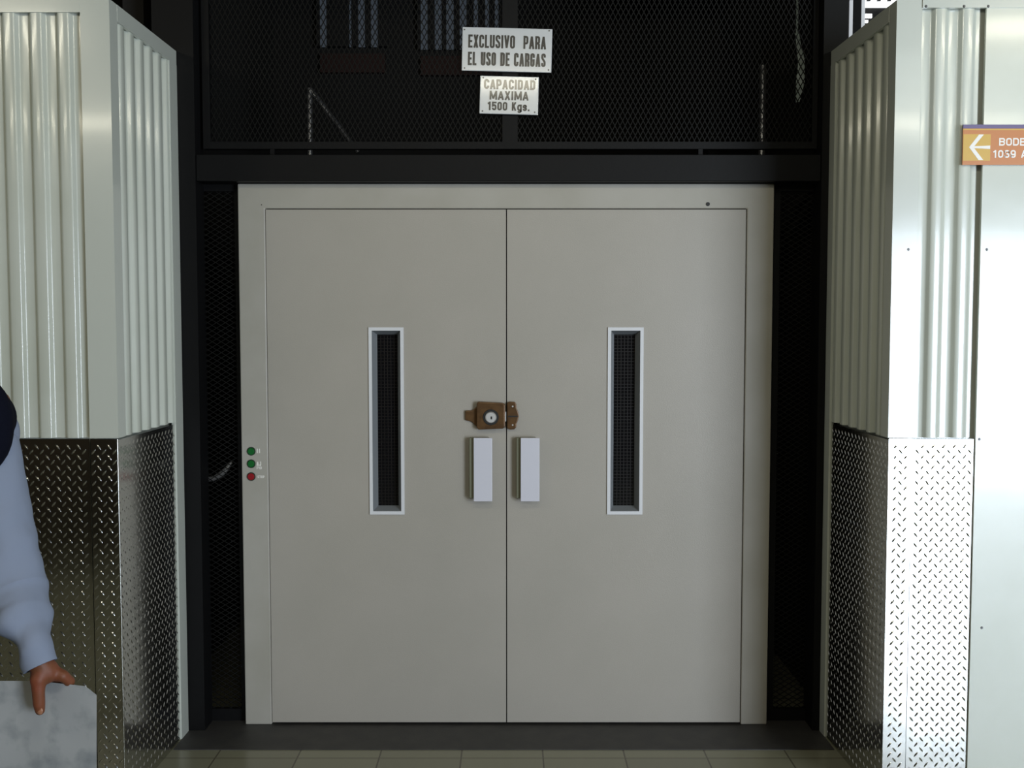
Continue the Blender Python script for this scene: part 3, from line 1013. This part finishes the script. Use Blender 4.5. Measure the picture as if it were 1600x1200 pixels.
mb.build('arrow', 'signwhite', aq)
text('BODEGAS', 'lettering', atx(1560, 222, YS), atx(1634, 222, YS), atz(228, YS), atz(216, YS), YS - 0.0041, 'signwhite', root, t=0.18, gap=0.14)
text('1039 A', 'lettering', atx(1550.5, 241, YS), atx(1603, 241, YS), atz(247, YS), atz(235, YS), YS - 0.0041, 'signwhite', root, t=0.18, gap=0.14)

# ------------------------------------------------------------------ person at the left edge, facing the viewer, holding printed sheets
YB = 2.00


def pp(px, py, dy=0.0):
    v_ = at(px, py, 2.0 + dy)
    return v_


person = tag(empty('person', (-1.20, YB, 0.0)), 'person in light blue shirt and dark vest at the left edge, arm hanging down', 'person')


def remesh(o, voxel, smooth_it=2):
    m_ = o.modifiers.new('remesh', 'REMESH')
    m_.mode = 'VOXEL'
    m_.voxel_size = voxel
    m_.use_smooth_shade = True
    if smooth_it:
        s_ = o.modifiers.new('smooth', 'SMOOTH')
        s_.iterations = smooth_it
        s_.factor = 0.5
    return o


PX = -1.29     # body axis
YH = YB
YB_HAND = YB
sh_l = pp(-22, 640, 0.11)      # image-right shoulder (his left)
el_l = pp(10, 880, 0.07)
wr_l = pp(62, 1036, -0.01)
sh_r = Vector((PX - (sh_l.x - PX), sh_l.y, sh_l.z))
el_r = Vector((sh_r.x - 0.06, YB + 0.05, 1.10))
wr_r = Vector((sh_r.x - 0.05, YB - 0.03, 0.86))
YB = YB + 0.11
bm_ = MB()
# head, neck
hz = 1.655
bm_.ball((PX, YB - 0.005, hz + 0.02), (0.077, 0.096, 0.105), 24)
bm_.ball((PX, YB - 0.030, hz - 0.055), (0.056, 0.062, 0.060), 20)
bm_.ball((PX, YB - 0.068, hz - 0.092), (0.026, 0.022, 0.020), 16)
bm_.capsule([(PX, YB - 0.092, hz + 0.022), (PX, YB - 0.112, hz - 0.018)], [0.009, 0.014], 10)
bm_.ball((PX - 0.012, YB - 0.100, hz - 0.022), 0.009, 10)
bm_.ball((PX + 0.012, YB - 0.100, hz - 0.022), 0.009, 10)
for s_ in (-1, 1):
    bm_.ball((PX + s_ * 0.032, YB - 0.081, hz + 0.034), (0.021, 0.012, 0.008), 12)     # brow
    bm_.ball((PX + s_ * 0.079, YB + 0.008, hz), (0.009, 0.018, 0.031), 12)              # ear
    bm_.ball((PX + s_ * 0.038, YB - 0.066, hz - 0.022), (0.028, 0.020, 0.030), 14)      # cheek
bm_.tube([(PX, YB + 0.015, hz - 0.02), (PX, YB + 0.02, 1.50), (PX, YB + 0.02, 1.42)], [0.058, 0.055, 0.085], 16)
# trunk
bm_.ball((PX, YB + 0.015, 1.28), (0.165, 0.105, 0.19), 24)
bm_.ball((PX, YB + 0.01, 1.06), (0.145, 0.105, 0.17), 24)
bm_.ball((PX, YB + 0.01, 0.93), (0.165, 0.112, 0.12), 24)
for sh, el, wr in ((sh_l, el_l, wr_l), (sh_r, el_r, wr_r)):
    bm_.capsule([Vector((PX, YB + 0.02, sh.z - 0.01)), sh], [0.07, 0.052])
    bm_.capsule([sh, el], [0.048, 0.034])
    bm_.capsule([el, el.lerp(wr, .35), el.lerp(wr, .8), wr], [0.034, 0.031, 0.022, 0.0225])
for s_ in (-1, 1):
    hx = PX + s_ * 0.088
    bm_.capsule([(hx, YB + 0.01, 0.90), (hx + s_ * .012, YB + 0.0, 0.50), (hx + s_ * .015, YB + 0.02, 0.36), (hx + s_ * .015, YB + 0.03, 0.10)], [0.080, 0.053, 0.050, 0.034])
# his left hand: thumb in front of the sheets, fingers behind
wr = wr_l
bm_.capsule([wr, pp(72, 1049, -0.004)], [0.0235, 0.025])
bm_.capsule([pp(66, 1046, -0.012), pp(60, 1062, -0.022)], [0.020, 0.0165])           # thumb mount
bm_.capsule([pp(60, 1062, -0.022), pp(60, 1082, -0.024), pp(61, 1100, -0.022), pp(62.5, 1110, -0.019)], [0.0155, 0.0122, 0.0118, 0.0100], 12)
knuck = [((98, 1056, 0.000), (109, 1065, 0.012), (104, 1079, 0.022), (95, 1092, 0.023)),
         ((88, 1056, 0.018), (100, 1068, 0.034), (96, 1088, 0.038), (88, 1102, 0.034)),
         ((78, 1057, 0.032), (86, 1073, 0.048), (84, 1092, 0.050), (77, 1104, 0.044)),
         ((68, 1058, 0.044), (72, 1074, 0.058), (70, 1089, 0.058), (65, 1100, 0.052))]
for i, ch in enumerate(knuck):
    P = [pp(a, b_, c_) for a, b_, c_ in ch]
    bm_.capsule([pp(70, 1047, 0.004 + 0.008 * i), P[0]], [0.017, 0.0125 - 0.0006 * i])
    r0 = (0.0112, 0.0112, 0.0106, 0.0092)[i]
    bm_.capsule(P, [r0 * 1.08, r0, r0 * .92, r0 * .80], 12)
# his right hand, relaxed
w2 = wr_r
bm_.capsule([w2, w2 + Vector((0.0, -0.01, -0.05)), w2 + Vector((0.0, -0.012, -0.085))], [0.024, 0.030, 0.028])
for i in range(4):
    y_ = -0.038 + 0.0185 * i
    ln_ = (0.075, 0.083, 0.077, 0.060)[i]
    k0 = w2 + Vector((0.0, y_, -0.09))
    bm_.capsule([k0, k0 + Vector((0.006, -0.002, -ln_ * .48)), k0 + Vector((0.020, -0.003, -ln_ * .78)), k0 + Vector((0.034, -0.003, -ln_ * .95))], [0.0098, 0.0088, 0.008, 0.007], 10)
bm_.capsule([w2 + Vector((0.008, -0.025, -0.03)), w2 + Vector((0.016, -0.050, -0.058)), w2 + Vector((0.026, -0.058, -0.088))], [0.014, 0.0105, 0.0085], 10)
body = bm_.build('body', 'skin', person)
remesh(body, 0.0036, 3)
# thumbnail
nl = MB()
nl.ball(pp(62.3, 1111, -0.0275), (0.0062, 0.0022, 0.0078), 12)
M['nail'] = mat('fingernail', (0.36, 0.17, 0.10), 0.3)
nl.build('fingernail', 'nail', body, smooth=180)
for s_ in (-1, 1):
    MB().ball((PX + s_ * 0.032, YB - 0.0865, hz + 0.016), (0.0130, 0.0110, 0.0066), 14).build('eye', 'eye', body, smooth=180)
    MB().ball((PX + s_ * 0.032, YB - 0.0935, hz + 0.016), 0.0050, 12).build('iris', 'iris', body, smooth=180)

MB().ball((PX, YB - 0.089, hz - 0.050), (0.023, 0.008, 0.0045), 14).ball((PX, YB - 0.088, hz - 0.058), (0.019, 0.008, 0.005), 14).build('lips', 'lip', body, smooth=180)
hr = MB().ball((PX, YB + 0.010, hz + 0.045), (0.083, 0.100, 0.092), 24).ball((PX, YB + 0.035, hz - 0.005), (0.076, 0.075, 0.075), 20)
remesh(hr.build('hair', 'hair', person), 0.006, 2)

# shirt: loose sleeve with folds at the elbow and a cuff, plus trunk and collar
def sleeve(pts, rad, folds=True, seg=40, sub=14):
    mb = MB()
    P = [Vector(p_) for p_ in pts]
    n = len(P)
    path, rr = [], []
    for i in range(n - 1):
        p0, p1, p2, p3 = P[max(i - 1, 0)], P[i], P[i + 1], P[min(i + 2, n - 1)]
        for k in range(sub):
            t = k / sub
            path.append(0.5 * ((2 * p1) + (p2 - p0) * t + (2 * p0 - 5 * p1 + 4 * p2 - p3) * t * t + (3 * p1 - p0 - 3 * p2 + p3) * t ** 3))
            ts = t * t * (3 - 2 * t)
            rr.append(rad[i] * (1 - ts) + rad[i + 1] * ts)
    path.append(P[-1])
    rr.append(rad[-1])
    prev = Vector((1, 0, 0))
    rings = []
    N_ = len(path)
    for i, p_ in enumerate(path):
        t = (path[min(i + 1, N_ - 1)] - path[max(i - 1, 0)]).normalized()
        u = (prev - t * prev.dot(t)).normalized()
        prev = u
        v_ = t.cross(u)
        ring = []
        s_ = i / (N_ - 1)
        for k in range(seg):
            a = 2 * math.pi * k / seg
            dr = 0
            if folds:
                q_ = p_ + (u * math.cos(a) + v_ * math.sin(a)) * rr[i]
                amp = 0.022 * math.exp(-((s_ - 0.78) / 0.13) ** 2) + 0.012 * math.exp(-((s_ - 0.45) / 0.2) ** 2) + 0.002
                if s_ > 0.90:
                    amp *= max(0, (0.955 - s_) / 0.055) if s_ < 0.955 else 0
                st = Vector((q_.x * 15 + q_.z * 9, q_.y * 14, q_.z * 19 - q_.x * 12))
                dr = amp * noise.noise(st) * 1.6 * (1 - 0.7 * max(0.0, math.cos(a)))
            ring.append(mb.v(p_ + (u * math.cos(a) + v_ * math.sin(a)) * (rr[i] + dr)))
        rings.append(ring)
    for A, B_ in zip(rings, rings[1:]):
        for k in range(seg):
            mb.f([A[k], A[(k + 1) % seg], B_[(k + 1) % seg], B_[k]])
    # turn the cuff edge inwards
    inner = [mb.v(p2_) for p2_ in [(path[-1] + (mb_v.co - path[-1]) * 0.86) for mb_v in rings[-1]]]
    deep = [mb.v(v2.co + (path[-3] - path[-1]) * 1.0) for v2 in inner]
    for k in range(seg):
        mb.f([rings[-1][k], rings[-1][(k + 1) % seg], inner[(k + 1) % seg], inner[k]])
        mb.f([inner[k], inner[(k + 1) % seg], deep[(k + 1) % seg], deep[k]])
    mb.f(rings[0][::-1])
    return mb


sleeve([pp(-46, 622, 0.11), pp(-27, 690, 0.10), pp(-12, 790, 0.085), pp(5, 872, 0.07), pp(18, 925, 0.055), pp(34, 962, 0.03), pp(48, 1004, 0.0), pp(63, 1041, -0.010)],
       [0.060, 0.068, 0.070, 0.070, 0.070, 0.054, 0.036, 0.033]).build('shirt_sleeve', 'shirt', person, smooth=180)
sleeve([sh_r + Vector((0.03, 0, 0.02)), sh_r.lerp(el_r, .3), sh_r.lerp(el_r, .7), el_r, el_r.lerp(wr_r, .4), el_r.lerp(wr_r, .8), wr_r],
       [0.058, 0.066, 0.066, 0.062, 0.055, 0.040, 0.033]).build('shirt_sleeve', 'shirt', person, smooth=180)
tb_ = MB()
for s_, sh in ((1, sh_l), (-1, sh_r)):
    tb_.capsule([(PX + s_ * 0.05, YB + 0.02, 1.435), (sh.x - s_ * 0.01, sh.y, sh.z - 0.01), (sh.x + s_ * 0.004, sh.y, sh.z - 0.05)], [0.060, 0.062, 0.062])
for s_ in (-1, 1):
    tb_.capsule([(PX + s_ * 0.115, YB + 0.012, 1.35), (PX + s_ * 0.12, YB + 0.012, 1.22)], [0.084, 0.084])
remesh(tb_.build('shirt_shoulders', 'shirt', person), 0.008, 4)
cb = MB()
cb.tube([(PX, YB + 0.022, 1.44), (PX, YB + 0.016, 1.495)], [0.084, 0.066], 24)
cb.prism([(PX - 0.052, 1.485), (PX, 1.455), (PX - 0.02, 1.40), (PX - 0.07, 1.43)], 'y', YB - 0.075, YB - 0.065)
cb.prism([(PX + 0.052, 1.485), (PX, 1.455), (PX + 0.02, 1.40), (PX + 0.07, 1.43)], 'y', YB - 0.075, YB - 0.065)
cb.build('shirt_collar', 'shirt', person, smooth=40)

vb = MB()
vb.ball((PX, YB + 0.012, 1.27), (0.185, 0.128, 0.20), 24)
vb.ball((PX, YB + 0.008, 1.07), (0.170, 0.128, 0.20), 24)
vb.ball((PX, YB + 0.008, 0.95), (0.182, 0.132, 0.11), 24)
for s_ in (-1, 1):
    tq = pp(-27, 664, 0.045)
    vb.capsule([(PX + s_ * 0.07, YB + 0.02, 1.425), (PX + s_ * 0.13, YB + 0.01, 1.39), (PX + s_ * (tq.x - PX - 0.015), YB - 0.03, tq.z + 0.01)], [0.052, 0.062, 0.064])
    vb.ball((PX + s_ * 0.11, YB + 0.01, 1.27), (0.10, 0.115, 0.17), 18)
    vb.ball((PX + s_ * (tq.x - PX), tq.y, tq.z), (0.060, 0.052, 0.100), 20)
vb = remesh(vb.build('vest', 'vest', person), 0.010, 6)
tb = MB()
tb.ball((PX, YB + 0.01, 0.90), (0.178, 0.125, 0.10), 20)
for s_ in (-1, 1):
    hx = PX + s_ * 0.088
    tb.capsule([(hx, YB + 0.01, 0.86), (hx + s_ * .012, YB, 0.50), (hx + s_ * .015, YB + 0.02, 0.34), (hx + s_ * .015, YB + 0.025, 0.14)], [0.098, 0.080, 0.074, 0.068])
    tb.tube([(hx + s_ * .015, YB + 0.025, 0.15), (hx + s_ * .015, YB + 0.022, 0.035)], [0.070, 0.070], 20)
remesh(tb.build('trousers', 'trousers', person), 0.010, 3)
for s_ in (-1, 1):
    hx = PX + s_ * 0.105
    sb = MB()
    sb.ball((hx, YB - 0.07, 0.040), (0.046, 0.125, 0.040), 20)
    sb.ball((hx, YB + 0.03, 0.050), (0.040, 0.070, 0.050), 16)
    sb.box(hx - 0.044, hx + 0.044, YB - 0.17, YB + 0.09, 0.001, 0.022)
    remesh(sb.build('shoe', 'shoe', person), 0.005, 2)

# printed sheets in the hand
mb = MB()
nu, nv = 40, 40
def sheet(u, v_, back):
    # u 0..1 left to right, v 0..1 top to bottom
    px = -92 + 243 * u
    top = 1064 + (10 * max(0, (u - 0.62) / 0.38) if u > .62 else 0)
    if u > 0.93:
        top += 12 * ((u - 0.93) / 0.07)
    py = top + (1305 - top) * v_
    dy = 0.004 + 0.012 * math.sin(u * math.pi * 1.1) * (1 - .3 * v_) + 0.03 * max(0, u - 0.62) ** 1.5 + 0.03 * v_ * v_ * (1 - u) + 0.004 * noise.noise(Vector((u * 3, v_ * 3, 2)))
    dy -= 0.006
    return pp(px, py, dy + (0.003 if back else 0))
G = {}
for bk in (0, 1):
    for i in range(nu + 1):
        for j in range(nv + 1):
            G[bk, i, j] = mb.v(sheet(i / nu, j / nv, bk))
for bk in (0, 1):
    for i in range(nu):
        for j in range(nv):
            mb.f([G[bk, i, j], G[bk, i + 1, j], G[bk, i + 1, j + 1], G[bk, i, j + 1]])
for i in range(nu):
    mb.f([G[0, i, 0], G[0, i + 1, 0], G[1, i + 1, 0], G[1, i, 0]])
    mb.f([G[0, i, nv], G[0, i + 1, nv], G[1, i + 1, nv], G[1, i, nv]])
for j in range(nv):
    mb.f([G[0, 0, j], G[0, 0, j + 1], G[1, 0, j + 1], G[1, 0, j]])
    mb.f([G[0, nu, j], G[0, nu, j + 1], G[1, nu, j + 1], G[1, nu, j]])
tag(mb.build('printed_papers', 'paper', smooth=60), 'grey printed sheets held in the hand at the lower left', 'papers')
